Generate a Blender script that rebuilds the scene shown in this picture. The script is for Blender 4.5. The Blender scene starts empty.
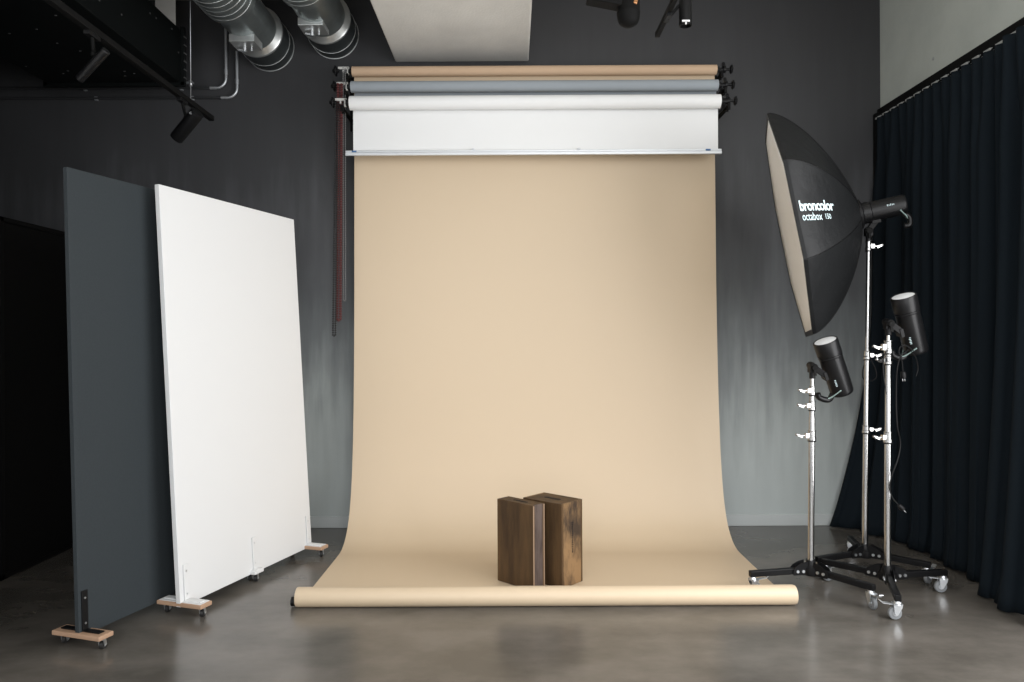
import bpy, bmesh, math, random
from mathutils import Vector, Matrix
from mathutils.bvhtree import BVHTree

random.seed(4)
PI = math.pi
S = bpy.context.scene
COL = S.collection
V = Vector

# ------------------------------------------------------------------ camera
cam_d = bpy.data.cameras.new('camera')
cam = bpy.data.objects.new('camera', cam_d)
COL.objects.link(cam)
S.camera = cam
cam_d.sensor_width = 36.0
cam_d.lens = 36.0 * 730.0 / 1024.0
cam_d.clip_start = 0.05
cam_d.clip_end = 100
cam.location = (0, 0, 1.45)
cam.rotation_euler = (PI / 2, math.radians(0.28), 0)

# ------------------------------------------------------------------ colour management
S.view_settings.view_transform = 'Standard'
S.view_settings.look = 'None'
S.view_settings.exposure = -0.22
S.view_settings.gamma = 1.0
S.view_settings.use_curve_mapping = False
S.cycles.use_denoising = True
S.cycles.max_bounces = 8
S.cycles.diffuse_bounces = 4
S.cycles.glossy_bounces = 4
S.cycles.sample_clamp_indirect = 6.0

# ------------------------------------------------------------------ world (overcast daylight outside the windows)
W = bpy.data.worlds.new('world')
S.world = W
W.use_nodes = True
W.node_tree.nodes['Background'].inputs[0].default_value = (0.80, 0.88, 1.0, 1)
W.node_tree.nodes['Background'].inputs[1].default_value = 1.0


def area(name, loc, direction, sx, sy, power, col, spread=180):
    l = bpy.data.lights.new(name, 'AREA')
    l.shape = 'RECTANGLE'
    l.size, l.size_y = sx, sy
    l.energy = power
    l.color = col
    l.spread = math.radians(spread)
    o = bpy.data.objects.new(name, l)
    COL.objects.link(o)
    o.location = loc
    o.rotation_euler = V(direction).to_track_quat('-Z', 'Y').to_euler()
    return o


# daylight through the windows behind the camera and through the window on the right
area('daylight_rear', (0.2, -1.75, 1.9), (0, 1, -0.02), 5.0, 3.3, 160, (1.0, 0.99, 0.985))
area('daylight_right', (2.86, 1.95, 1.75), (-1, 0.0, -0.03), 3.2, 2.8, 208, (1.0, 0.99, 0.985))
area('overhead_fill', (0.7, -0.1, 4.05), (0, 0.25, -1), 3.0, 2.2, 90, (0.97, 0.99, 1.0))  # added overhead fill for the floor, no such lamp is seen


# ------------------------------------------------------------------ materials
def mat(name, col, rough=0.5, metal=0.0, spec=0.5, noise=None, bump=None, sheen=0.0, coat=0.0, emit=None):
    """noise = (scale xyz, amount, second colour); bump = (scale, strength)"""
    m = bpy.data.materials.new(name)
    m.use_nodes = True
    nt = m.node_tree
    b = nt.nodes['Principled BSDF']
    b.inputs['Base Color'].default_value = (*col, 1)
    b.inputs['Roughness'].default_value = rough
    b.inputs['Metallic'].default_value = metal
    b.inputs['Specular IOR Level'].default_value = spec
    if sheen:
        b.inputs['Sheen Weight'].default_value = sheen
    if coat:
        b.inputs['Coat Weight'].default_value = coat
        b.inputs['Coat Roughness'].default_value = 0.15
    tc = nt.nodes.new('ShaderNodeTexCoord')
    if noise:
        sc, amt, c2 = noise
        mp = nt.nodes.new('ShaderNodeMapping')
        mp.inputs['Scale'].default_value = sc
        nt.links.new(tc.outputs['Object'], mp.inputs['Vector'])
        n = nt.nodes.new('ShaderNodeTexNoise')
        n.inputs['Scale'].default_value = 1.0
        n.inputs['Detail'].default_value = 7
        n.inputs['Roughness'].default_value = 0.62
        nt.links.new(mp.outputs[0], n.inputs['Vector'])
        r = nt.nodes.new('ShaderNodeValToRGB')
        r.color_ramp.elements[0].position = 0.5 - amt
        r.color_ramp.elements[1].position = 0.5 + amt
        r.color_ramp.elements[0].color = (*c2, 1)
        r.color_ramp.elements[1].color = (*col, 1)
        nt.links.new(n.outputs['Fac'], r.inputs[0])
        nt.links.new(r.outputs[0], b.inputs['Base Color'])
    if bump:
        n2 = nt.nodes.new('ShaderNodeTexNoise')
        n2.inputs['Scale'].default_value = bump[0]
        n2.inputs['Detail'].default_value = 5
        nt.links.new(tc.outputs['Object'], n2.inputs['Vector'])
        bp = nt.nodes.new('ShaderNodeBump')
        bp.inputs['Strength'].default_value = bump[1]
        bp.inputs['Distance'].default_value = 0.01
        nt.links.new(n2.outputs['Fac'], bp.inputs['Height'])
        nt.links.new(bp.outputs[0], b.inputs['Normal'])
    return m


M = {}
M['floor'] = mat('polished_concrete', (0.142, 0.128, 0.112), 0.22, spec=0.55, noise=((1.6, 2.6, 1.1), 0.13, (0.085, 0.077, 0.066)), bump=(2.2, 0.05))
M['wall_dark'] = mat('near_black_paint', (0.02, 0.02, 0.022), 0.6)
M['concrete'] = mat('bare_concrete', (0.74, 0.725, 0.68), 0.8, noise=((3.0, 2.2, 5.5), 0.28, (0.60, 0.585, 0.55)), bump=(60, 0.2))
M['concrete_side'] = mat('grey_concrete', (0.50, 0.53, 0.49), 0.75, noise=((2.5, 2.2, 2.2), 0.25, (0.40, 0.425, 0.395)), bump=(60, 0.15))
M['white_wall'] = mat('white_wall_paint', (0.86, 0.86, 0.85), 0.8)
M['baseboard'] = mat('grey_baseboard_paint', (0.56, 0.59, 0.585), 0.5)
M['beige'] = mat('beige_paper', (0.62, 0.492, 0.342), 0.50, spec=0.6, bump=(3.0, 0.02))
M['beige_dark'] = mat('tan_paper', (0.54, 0.385, 0.26), 0.8, spec=0.25)
M['grey_paper'] = mat('grey_paper', (0.30, 0.33, 0.355), 0.8, spec=0.25)
M['white_paper'] = mat('white_paper', (0.80, 0.805, 0.80), 0.8, spec=0.25)
M['white_board'] = mat('white_board_paint', (0.70, 0.705, 0.705), 0.7, spec=0.2)
M['grey_board'] = mat('charcoal_felt_board', (0.040, 0.047, 0.051), 0.9, spec=0.15, noise=((120, 120, 120), 0.3, (0.032, 0.038, 0.042)))
M['black_board'] = mat('black_board_paint', (0.006, 0.006, 0.006), 0.8, spec=0.1)
M['black'] = mat('black_plastic', (0.005, 0.005, 0.0055), 0.45, spec=0.22)
M['black_matte'] = mat('matte_black_metal', (0.004, 0.004, 0.004), 0.7, spec=0.15)
M['box_black'] = mat('black_duct_sheet', (0.003, 0.004, 0.004), 0.6, spec=0.15)
M['spec_tape'] = mat('dull_rivet', (0.10, 0.10, 0.10), 0.5, metal=0.4)
M['head_black'] = mat('black_lamp_body', (0.006, 0.006, 0.0065), 0.34, spec=0.28)
M['grey_plastic'] = mat('pale_green_plastic', (0.30, 0.40, 0.38), 0.45)
M['mark'] = mat('pale_print', (0.60, 0.74, 0.76), 0.6)
M['glass_frost'] = mat('frosted_glass', (0.75, 0.76, 0.76), 0.4)
M['chrome'] = mat('chrome', (0.46, 0.46, 0.455), 0.20, metal=1.0)
M['steel'] = mat('zinc_steel', (0.62, 0.64, 0.66), 0.35, metal=0.9)
M['silver_paint'] = mat('silver_casting', (0.62, 0.61, 0.58), 0.45, metal=0.3)
M['galv'] = mat('galvanised_sheet', (0.36, 0.40, 0.40), 0.34, metal=0.85, noise=((9, 9, 9), 0.25, (0.26, 0.29, 0.29)))
M['seam'] = mat('bright_seam', (0.62, 0.64, 0.63), 0.35, metal=0.8)
M['galv_dark'] = mat('dark_duct_sheet', (0.045, 0.052, 0.054), 0.42, metal=0.4)
M['pipe'] = mat('conduit_zinc', (0.50, 0.52, 0.54), 0.4, metal=0.7)
M['pipe_dark'] = mat('conduit_dark', (0.06, 0.062, 0.065), 0.4, metal=0.5)
M['alu'] = mat('aluminium', (0.66, 0.68, 0.70), 0.38, metal=0.75)
M['blue'] = mat('blue_sticker', (0.05, 0.14, 0.32), 0.5)
M['fabric'] = mat('black_softbox_nylon', (0.0085, 0.009, 0.0095), 0.50, spec=0.22, bump=(7.0, 0.9))
M['diffuser'] = mat('diffuser_cloth', (0.86, 0.85, 0.82), 0.8, bump=(4, 0.2))
M['curtain'] = mat('navy_black_curtain', (0.0075, 0.0115, 0.0155), 0.9, spec=0.12)
M['hook'] = mat('curtain_tape', (0.36, 0.37, 0.36), 0.6)
M['red_chain'] = mat('dark_red_plastic', (0.085, 0.018, 0.018), 0.5)
M['grey_chain'] = mat('grey_plastic_bead', (0.17, 0.17, 0.17), 0.5)
M['black_chain'] = mat('black_plastic_bead', (0.012, 0.012, 0.012), 0.5)
M['ply'] = mat('plywood', (0.50, 0.33, 0.22), 0.6, noise=((4, 4, 40), 0.3, (0.36, 0.22, 0.14)))
M['wheel'] = mat('grey_rubber_wheel', (0.22, 0.23, 0.24), 0.5)
M['wheel_black'] = mat('black_rubber_wheel', (0.02, 0.02, 0.02), 0.5)
M['copper'] = mat('copper_reflector', (0.45, 0.22, 0.10), 0.35, metal=0.8)
M['lens'] = mat('lens_glare', (0.8, 0.8, 0.8), 0.3)
M['box_wood'] = mat('dark_brown_wood', (0.110, 0.062, 0.026), 0.6, spec=0.3, noise=((12, 12, 1.8), 0.13, (0.052, 0.029, 0.013)), bump=(30, 0.12))
M['box_side'] = mat('worn_light_wood', (0.26, 0.155, 0.072), 0.6, spec=0.3, noise=((9, 9, 4.0), 0.10, (0.050, 0.032, 0.020)), bump=(30, 0.12))
M['box_end'] = mat('weathered_grey_wood', (0.115, 0.085, 0.072), 0.6, spec=0.3, noise=((16, 16, 3.2), 0.12, (0.045, 0.030, 0.026)), bump=(30, 0.12))
M['box_edge'] = mat('pale_wood_edge', (0.30, 0.20, 0.13), 0.6)
M['hole'] = mat('dark_recess', (0.006, 0.004, 0.003), 0.9)




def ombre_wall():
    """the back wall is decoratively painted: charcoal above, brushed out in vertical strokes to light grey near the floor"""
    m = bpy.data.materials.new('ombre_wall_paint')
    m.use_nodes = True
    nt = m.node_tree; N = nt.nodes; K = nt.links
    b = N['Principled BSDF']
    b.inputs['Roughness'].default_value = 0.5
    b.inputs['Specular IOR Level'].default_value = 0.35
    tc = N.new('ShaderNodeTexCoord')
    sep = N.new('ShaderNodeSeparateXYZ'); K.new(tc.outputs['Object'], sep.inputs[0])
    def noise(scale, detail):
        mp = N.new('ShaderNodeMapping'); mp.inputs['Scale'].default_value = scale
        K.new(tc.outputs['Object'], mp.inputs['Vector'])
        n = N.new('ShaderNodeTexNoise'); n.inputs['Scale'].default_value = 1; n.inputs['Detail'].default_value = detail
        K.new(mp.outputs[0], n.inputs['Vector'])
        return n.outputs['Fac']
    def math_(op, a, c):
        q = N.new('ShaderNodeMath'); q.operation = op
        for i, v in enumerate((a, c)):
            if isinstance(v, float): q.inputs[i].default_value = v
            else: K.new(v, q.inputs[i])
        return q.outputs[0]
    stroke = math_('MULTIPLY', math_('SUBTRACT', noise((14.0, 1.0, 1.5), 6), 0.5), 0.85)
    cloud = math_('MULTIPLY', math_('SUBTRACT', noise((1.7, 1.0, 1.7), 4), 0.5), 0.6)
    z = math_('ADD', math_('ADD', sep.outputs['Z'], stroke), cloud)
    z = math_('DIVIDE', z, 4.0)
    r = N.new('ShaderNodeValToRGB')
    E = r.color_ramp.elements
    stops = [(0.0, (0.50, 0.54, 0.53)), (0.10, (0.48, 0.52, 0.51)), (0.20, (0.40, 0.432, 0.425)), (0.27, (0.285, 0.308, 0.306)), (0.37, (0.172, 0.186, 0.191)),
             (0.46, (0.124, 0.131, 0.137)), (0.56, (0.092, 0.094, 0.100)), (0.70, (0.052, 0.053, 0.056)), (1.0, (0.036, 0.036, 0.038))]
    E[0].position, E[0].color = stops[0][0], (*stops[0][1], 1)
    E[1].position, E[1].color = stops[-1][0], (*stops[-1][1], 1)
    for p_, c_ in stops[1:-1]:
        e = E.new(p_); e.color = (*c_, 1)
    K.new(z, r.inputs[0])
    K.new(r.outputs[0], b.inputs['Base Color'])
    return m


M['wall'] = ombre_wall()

# ------------------------------------------------------------------ mesh helpers (world coordinates)
def BM():
    return bmesh.new()


def frame_from(axis, up=V((0, 0, 1))):
    z = V(axis).normalized()
    u = V(up)
    if abs(z.dot(u.normalized())) > 0.98:
        u = V((0, 1, 0))
    x = u.cross(z).normalized()
    y = z.cross(x)
    return x, y, z


def box(bm, c, s, R=None):
    """box centred at c, full size s, optional 3x3 rotation"""
    vs = []
    for dx in (-.5, .5):
        for dy in (-.5, .5):
            for dz in (-.5, .5):
                p = V((dx * s[0], dy * s[1], dz * s[2]))
                if R is not None:
                    p = R @ p
                vs.append(bm.verts.new(V(c) + p))
    f = [(0, 1, 3, 2), (4, 6, 7, 5), (0, 4, 5, 1), (2, 3, 7, 6), (0, 2, 6, 4), (1, 5, 7, 3)]
    out = [bm.faces.new([vs[i] for i in q]) for q in f]
    return out


def bar(bm, p0, p1, w, h, up=V((0, 0, 1))):
    """rectangular bar from p0 to p1, w across, h along up"""
    p0, p1 = V(p0), V(p1)
    z = (p1 - p0).normalized()
    x = V(up).cross(z).normalized()
    y = z.cross(x)
    R = Matrix((x, y, z)).transposed()
    return box(bm, (p0 + p1) / 2, (w, h, (p1 - p0).length), R)


def lathe(bm, o, axis, prof, seg=24, smooth=True, up=V((0, 0, 1)), cap=True):
    """prof = [(radius, height along axis)]"""
    x, y, z = frame_from(axis, up)
    rings = []
    for r, h in prof:
        if r < 1e-6:
            rings.append([bm.verts.new(V(o) + z * h)])
        else:
            rings.append([bm.verts.new(V(o) + z * h + (x * math.cos(a) + y * math.sin(a)) * r)
                          for a in (2 * PI * k / seg for k in range(seg))])
    for a, b in zip(rings, rings[1:]):
        for k in range(seg):
            k2 = (k + 1) % seg
            if len(a) == 1 and len(b) == 1:
                continue
            if len(a) == 1:
                f = bm.faces.new((a[0], b[k2], b[k])[::-1])
            elif len(b) == 1:
                f = bm.faces.new((a[k], a[k2], b[0]))
            else:
                f = bm.faces.new((a[k], a[k2], b[k2], b[k]))
            f.smooth = smooth
    if cap:
        if len(rings[0]) > 1:
            bm.faces.new(rings[0][::-1])
        if len(rings[-1]) > 1:
            bm.faces.new(rings[-1])


def cyl(bm, p0, p1, r, r1=None, seg=20):
    p0, p1 = V(p0), V(p1)
    lathe(bm, p0, p1 - p0, [(r, 0), (r if r1 is None else r1, (p1 - p0).length)], seg)


def tube(bm, pts, r, seg=8, closed=False):
    pts = [V(p) for p in pts]
    n = len(pts)
    rings = []
    prev = None
    for i, p in enumerate(pts):
        if closed:
            t = (pts[(i + 1) % n] - pts[i - 1]).normalized()
        else:
            t = (pts[min(i + 1, n - 1)] - pts[max(i - 1, 0)]).normalized()
        if prev is None:
            x, y, _ = frame_from(t)
        else:
            x = (prev - t * prev.dot(t)).normalized()
            y = t.cross(x)
        prev = x
        rings.append([bm.verts.new(p + (x * math.cos(2 * PI * k / seg) + y * math.sin(2 * PI * k / seg)) * r) for k in range(seg)])
    m = n if closed else n - 1
    for i in range(m):
        a, b = rings[i], rings[(i + 1) % n]
        for k in range(seg):
            f = bm.faces.new((a[k], a[(k + 1) % seg], b[(k + 1) % seg], b[k]))
            f.smooth = True
    if not closed:
        bm.faces.new(rings[0][::-1])
        bm.faces.new(rings[-1])


def sphere(bm, c, r, seg=12):
    prof = [(r * math.sin(PI * k / 8), -r * math.cos(PI * k / 8)) for k in range(9)]
    prof[0] = (0, -r)
    prof[-1] = (0, r)
    lathe(bm, c, (0, 0, 1), prof, seg)


def spline(pts, n=8):
    """Catmull-Rom through pts"""
    pts = [V(p) for p in pts]
    P = [pts[0] * 2 - pts[1]] + pts + [pts[-1] * 2 - pts[-2]]
    out = []
    for i in range(1, len(P) - 2):
        a, b, c, d = P[i - 1:i + 3]
        for k in range(n):
            t = k / n
            out.append(0.5 * ((2 * b) + (c - a) * t + (2 * a - 5 * b + 4 * c - d) * t * t + (3 * b - a - 3 * c + d) * t ** 3))
    out.append(pts[-1])
    return out


def prism(bm, outline, n_dir, depth):
    """extrude a planar outline (list of points) along n_dir by depth"""
    a = [bm.verts.new(V(p)) for p in outline]
    b = [bm.verts.new(V(p) + V(n_dir).normalized() * depth) for p in outline]
    bm.faces.new(a[::-1])
    bm.faces.new(b)
    k = len(a)
    for i in range(k):
        bm.faces.new((a[i], a[(i + 1) % k], b[(i + 1) % k], b[i]))


def wloc(o):
    p = V((0, 0, 0))
    while o is not None:
        p += o.location
        o = o.parent
    return p


def obj(name, bm, m, parent=None, bevel=0.0, at=None, mats=None, sharp=38):
    """link a bmesh given in world coordinates as ONE object; a top-level one gets its origin at `at`"""
    me = bpy.data.meshes.new(name)
    bmesh.ops.recalc_face_normals(bm, faces=bm.faces)
    if sharp:
        for e in bm.edges:
            if len(e.link_faces) == 2 and e.calc_face_angle(0) > math.radians(sharp):
                e.smooth = False
    base = wloc(parent) if parent else V(at if at is not None else (0, 0, 0))
    bmesh.ops.translate(bm, verts=bm.verts, vec=-base)
    bm.to_mesh(me)
    bm.free()
    o = bpy.data.objects.new(name, me)
    COL.objects.link(o)
    if parent:
        o.parent = parent
    else:
        o.location = base
    for q in (mats or [m]):
        me.materials.append(q)
    if bevel:
        b = o.modifiers.new('bevel', 'BEVEL')
        b.width = bevel
        b.segments = 2
        b.limit_method = 'ANGLE'
        b.angle_limit = math.radians(40)
    return o


def tag(o, label, cat, group=None):
    o['label'] = label
    o['category'] = cat
    if group:
        o['group'] = group
    return o


def thing(name, label, cat, loc=(0, 0, 0), group=None):
    o = bpy.data.objects.new(name, None)
    o.empty_display_size = 0.1
    COL.objects.link(o)
    o.location = loc
    return tag(o, label, cat, group)


def struct(name, bm, m, parent=None, bevel=0.0, mats=None):
    o = obj(name, bm, m, parent, bevel, mats=mats)
    if parent is None:
        o['kind'] = 'structure'
    return o


# ------------------------------------------------------------------ room shell
WY = 5.70          # back wall face
RX = 2.885         # right wall face
LX = -5.2          # left wall face
RY = -2.0          # rear wall face (behind the camera)
CZ = 4.125          # ceiling

b = BM(); box(b, ((LX + RX) / 2, (WY + RY) / 2, -0.1), (RX - LX + 0.6, WY - RY + 0.6, 0.2)); struct('floor', b, M['floor'])
b = BM(); box(b, ((LX + RX) / 2, (WY + RY) / 2, CZ + 0.1), (RX - LX + 0.6, WY - RY + 0.6, 0.2)); struct('ceiling', b, M['concrete'])
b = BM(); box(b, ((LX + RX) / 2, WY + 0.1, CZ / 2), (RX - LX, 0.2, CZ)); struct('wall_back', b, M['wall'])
b = BM(); box(b, (LX - 0.1, (WY + RY) / 2, CZ / 2), (0.2, WY - RY + 0.4, CZ)); struct('wall_left', b, M['wall_dark'])
# unseen white partition, added to bounce light and shade the studio's left end
b = BM(); box(b, (-2.55, (RY + 3.1) / 2, CZ / 2), (0.12, 3.1 - RY, CZ)); struct('wall_bounce_left', b, M['white_wall'])
# right wall with a window opening near the camera (out of the frame)
b = BM()
box(b, (RX + 0.1, (WY + 0.2 + 3.6) / 2, CZ / 2), (0.2, WY + 0.2 - 3.6, CZ))
box(b, (RX + 0.1, 1.95, 0.12), (0.2, 3.3, 0.24))
box(b, (RX + 0.1, 1.95, (CZ + 3.3) / 2), (0.2, 3.3, CZ - 3.3))
box(b, (RX + 0.1, (RY - 0.2 + 0.3) / 2, CZ / 2), (0.2, 0.3 + 0.2 - RY, CZ))
struct('wall_right', b, M['concrete_side'])
# rear wall with wide window openings
b = BM()
for x0, x1 in ((LX, -2.4), (2.8, RX)):
    box(b, ((x0 + x1) / 2, RY - 0.1, CZ / 2), (x1 - x0, 0.2, CZ))
box(b, (0.2, RY - 0.1, (CZ + 3.85) / 2), (5.2, 0.2, CZ - 3.85))
box(b, (0.2, RY - 0.1, 0.1), (5.2, 0.2, 0.2))
struct('wall_rear', b, M['wall_dark'])
b = BM()
for x in (-2.37, -0.65, 1.05, 2.77):
    box(b, (x, RY - 0.1, 2.02), (0.06, 0.08, 3.64))
for z in (0.23, 3.82):
    box(b, (0.2, RY - 0.1, z), (5.2, 0.08, 0.06))
w1 = struct('window_1', b, M['black_matte'])
b = BM()
for y in (0.33, 1.40, 2.50, 3.57):
    box(b, (RX + 0.1, y, 1.77), (0.08, 0.06, 3.06))
for z in (0.27, 3.27):
    box(b, (RX + 0.1, 1.95, z), (0.08, 3.3, 0.06))
struct('window_2', b, M['black_matte'])
# wide concrete downstand under the ceiling
b = BM(); box(b, (-0.38, 3.4, (3.62 + CZ) / 2 + 0.01), (1.04, 4.6, CZ - 3.62)); struct('trim_1', b, M['concrete'], bevel=0.012)
# baseboard
b = BM(); box(b, ((LX + RX) / 2, WY - 0.008, 0.045), (RX - LX, 0.016, 0.09)); struct('baseboard_back', b, M['baseboard'], bevel=0.004)
# black jamb strip in the right corner beneath the rail
b = BM(); box(b, (RX - 0.03, WY - 0.03, 1.6), (0.06, 0.05, 3.2)); struct('trim_2', b, M['black_matte'])

# ------------------------------------------------------------------ backdrop system
PX = 0.178
HW = 1.36


def paper_tube(name, y, z, r, x0, x1, m, parent):
    b = BM()
    lathe(b, (x0, y, z), (1, 0, 0), [(r * 0.55, 0.0), (r, 0.002), (r, x1 - x0 - 0.002), (r * 0.55, x1 - x0)], 40)
    return obj(name, b, m, parent)


def holder_left(y, z, r, x, parent):
    """silver U hook with black wheel on the left end of a roll"""
    b = BM()
    lathe(b, (x, y, z), (-1, 0, 0), [(r * 0.72, -0.02), (r * 0.72, 0.012), (r * 0.5, 0.016), (r * 0.5, 0.026)], 24)
    obj('end_plug', b, M['black'], parent)
    b = BM()
    bar(b, (x - 0.105, y, z + 0.026), (x - 0.022, y, z + 0.026), 0.022, 0.018)
    bar(b, (x - 0.031, y, z + 0.033), (x - 0.031, y, z - 0.026), 0.022, 0.016, up=V((1, 0, 0)))
    bar(b, (x - 0.066, y, z + 0.020), (x - 0.066, y, z - 0.004), 0.018, 0.012, up=V((1, 0, 0)))
    obj('hook', b, M['silver_paint'], parent, bevel=0.003)
    b = BM()
    lathe(b, (x - 0.095, y, z + 0.006), (-1, 0, 0), [(0.012, 0), (0.012, 0.018), (0.031, 0.02), (0.034, 0.026), (0.031, 0.034), (0.016, 0.038), (0.014, 0.050), (0.0, 0.052)], 20)
    for k in range(6):
        a = k * PI / 3
        sphere(b, (x - 0.122, y + 0.03 * math.cos(a), z + 0.006 + 0.03 * math.sin(a)), 0.009, 8)
    obj('knob', b, M['black'], parent)


def holder_right(y, z, r, x, parent):
    b = BM()
    lathe(b, (x, y, z), (1, 0, 0), [(r * 0.72, -0.02), (r * 0.72, 0.012), (r * 0.45, 0.018), (r * 0.45, 0.05)], 24)
    obj('end_plug', b, M['black'], parent)
    b = BM()
    # spindle, winged clamp and a flanged knob
    lathe(b, (x + 0.045, y, z + 0.004), (1, 0, 0), [(0.014, 0), (0.026, 0.004), (0.026, 0.022), (0.010, 0.026), (0.010, 0.056), (0.026, 0.058), (0.029, 0.066), (0.022, 0.074), (0.0, 0.076)], 20)
    bar(b, (x + 0.056, y, z + 0.005), (x + 0.050, y, z + 0.048), 0.012, 0.022, up=V((1, 0, 0)))
    sphere(b, (x + 0.052, y, z + 0.045), 0.013, 8)
    for k in range(6):
        a = k * PI / 3
        sphere(b, (x + 0.112, y + 0.026 * math.cos(a), z + 0.004 + 0.026 * math.sin(a)), 0.008, 8)
    obj('knob', b, M['black'], parent)
    b = BM()
    tube(b, spline([(x + 0.02, y - r * 0.2, z + 0.012), (x + 0.028, y, z - 0.028), (x + 0.02, y + 0.04, z - 0.050), (x - 0.004, y + 0.07, z - 0.06)], 5), 0.011, 8)
    obj('hook', b, M['black'], parent)


def sheet(prof, x0, x1, th=0.003, nx=24, wav=0.0):
    """bm of a hanging sheet: prof = [(y,z)] swept from x0 to x1, with real thickness"""
    b = BM()
    P = spline([(0, y, z) for y, z in prof], 6)
    n = len(P)
    A, B = [], []
    for i, p in enumerate(P):
        t = (P[min(i + 1, n - 1)] - P[max(i - 1, 0)]).normalized()
        nn = V((0, t.z, -t.y))
        ra, rb = [], []
        for k in range(nx + 1):
            u = k / nx
            x = x0 + (x1 - x0) * u
            w = wav * (math.sin(u * 9.0 + p.z * 2.1) * 0.5 + math.sin(u * 4.0 - p.z * 1.3)) * min(1, max(0, p.z - .1))
            # the free edges curl a touch forward
            e = max(0, abs(u - 0.5) * 2 - 0.9) * wav * 4
            q = V((x, p.y + w - e, p.z))
            ra.append(b.verts.new(q))
            rb.append(b.verts.new(q + nn * th))
        A.append(ra); B.append(rb)
    for i in range(n - 1):
        for k in range(nx):
            f = b.faces.new((A[i][k], A[i][k + 1], A[i + 1][k + 1], A[i + 1][k])); f.smooth = True
            f = b.faces.new((B[i][k], B[i + 1][k], B[i + 1][k + 1], B[i][k + 1])); f.smooth = True
        b.faces.new((A[i][0], A[i + 1][0], B[i + 1][0], B[i][0]))
        b.faces.new((A[i][nx], B[i][nx], B[i + 1][nx], A[i + 1][nx]))
    for i in (0, n - 1):
        for k in range(nx):
            b.faces.new((A[i][k], A[i][k + 1], B[i][k + 1], B[i][k]))
    return b


# beige seamless: roll high up, sheet, sweep on the floor, loose end wound on a tube
t = thing('beige_paper_backdrop', 'wide beige seamless paper backdrop sweeping from wall down onto the floor', 'backdrop', (PX, 5.47, 0))
Z1, Y1 = 3.474, 5.47
paper_tube('paper_roll', Y1, Z1, 0.037, PX - HW - 0.006, PX + HW + 0.004, M['beige_dark'], t)
RR = 0.053
RYY = 4.00
b = sheet([(5.511, 3.478), (5.512, 3.0), (5.50, 2.4), (5.487, 1.8), (5.46, 1.2), (5.415, 0.72), (5.35, 0.38), (5.26, 0.17),
           (5.15, 0.06), (5.02, 0.010), (4.85, 0.003), (4.5, 0.002), (4.2, 0.002), (4.05, 0.002)], PX - HW, PX + HW, 0.003, 30, 0.003)
obj('paper_sheet', b, M['beige'], t)
b = BM()
xa, xb = PX - HW - 0.004, PX + HW + 0.006
lathe(b, (xa, RYY, RR), (1, 0, 0), [(RR * 0.6, 0), (RR * 0.97, 0.001), (RR, 0.006), (RR, xb - xa - 0.012), (RR * 0.93, xb - xa), (RR * 0.6, xb - xa + 0.001)], 48)
o = obj('floor_roll', b, M['beige'], t)
b = BM()
lathe(b, (xa, RYY, RR * 0.55), (-1, 0, 0), [(0.026, -0.01), (0.026, 0.028), (0.018, 0.031)], 20)
oc = obj('end_cap', b, M['black'], o)
holder_left(Y1, Z1, 0.036, PX - HW - 0.006, t)
holder_right(Y1, Z1, 0.036, PX + HW + 0.004, t)

# grey
Z2, Y2 = 3.329, 5.385
t = thing('grey_paper_backdrop', 'narrow grey paper roll mounted between the beige and the white rolls', 'backdrop', (PX, Y2, Z2))
paper_tube('paper_roll', Y2, Z2, 0.041, PX - HW + 0.003, PX + HW - 0.010, M['grey_paper'], t)
b = sheet([(5.428, 3.335), (5.429, 3.31), (5.43, 3.28), (5.43, 3.24)], PX - HW + 0.02, PX + HW - 0.01, 0.003, 20)
obj('paper_sheet', b, M['grey_paper'], t)
b = BM(); box(b, (PX, 5.4315, 3.238), (2 * HW - 0.04, 0.008, 0.012)); obj('hem_bar', b, M['grey_paper'], t)
holder_left(Y2, Z2, 0.041, PX - HW + 0.003, t)
holder_right(Y2, Z2, 0.041, PX + HW - 0.010, t)

# white
Z3, Y3 = 3.182, 5.30
t = thing('white_paper_backdrop', 'white paper roll pulled down slightly and weighted by an aluminium bar', 'backdrop', (PX, Y3, Z3))
paper_tube('paper_roll', Y3, Z3, 0.050, PX - HW + 0.012, PX + HW - 0.018, M['white_paper'], t)
b = sheet([(5.354, 3.187), (5.356, 3.1), (5.357, 3.0), (5.357, 2.90), (5.357, 2.838)], PX - HW + 0.025, PX + HW - 0.02, 0.003, 20, 0.002)
obj('paper_sheet', b, M['white_paper'], t)
b = BM()
bx0, bx1 = PX - HW - 0.030, PX + HW + 0.002
bar(b, (bx0, 5.343, 2.841), (bx1, 5.343, 2.841), 0.014, 0.016)
bar(b, (bx0, 5.340, 2.821), (bx1, 5.340, 2.821), 0.022, 0.022)
for fx in (0.34, 0.62):
    box(b, (bx0 + (bx1 - bx0) * fx, 5.33, 2.851), (0.02, 0.02, 0.012))
o = obj('weight_bar', b, M['alu'], t, bevel=0.003)
for x in (bx0 + 0.065, bx1 - 0.10):
    b = BM(); box(b, (x, 5.3345, 2.841), (0.035, 0.004, 0.012)); obj('sticker', b, M['blue'], o)
holder_left(Y3, Z3, 0.050, PX - HW + 0.012, t)
holder_right(Y3, Z3, 0.050, PX + HW - 0.018, t)

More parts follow.
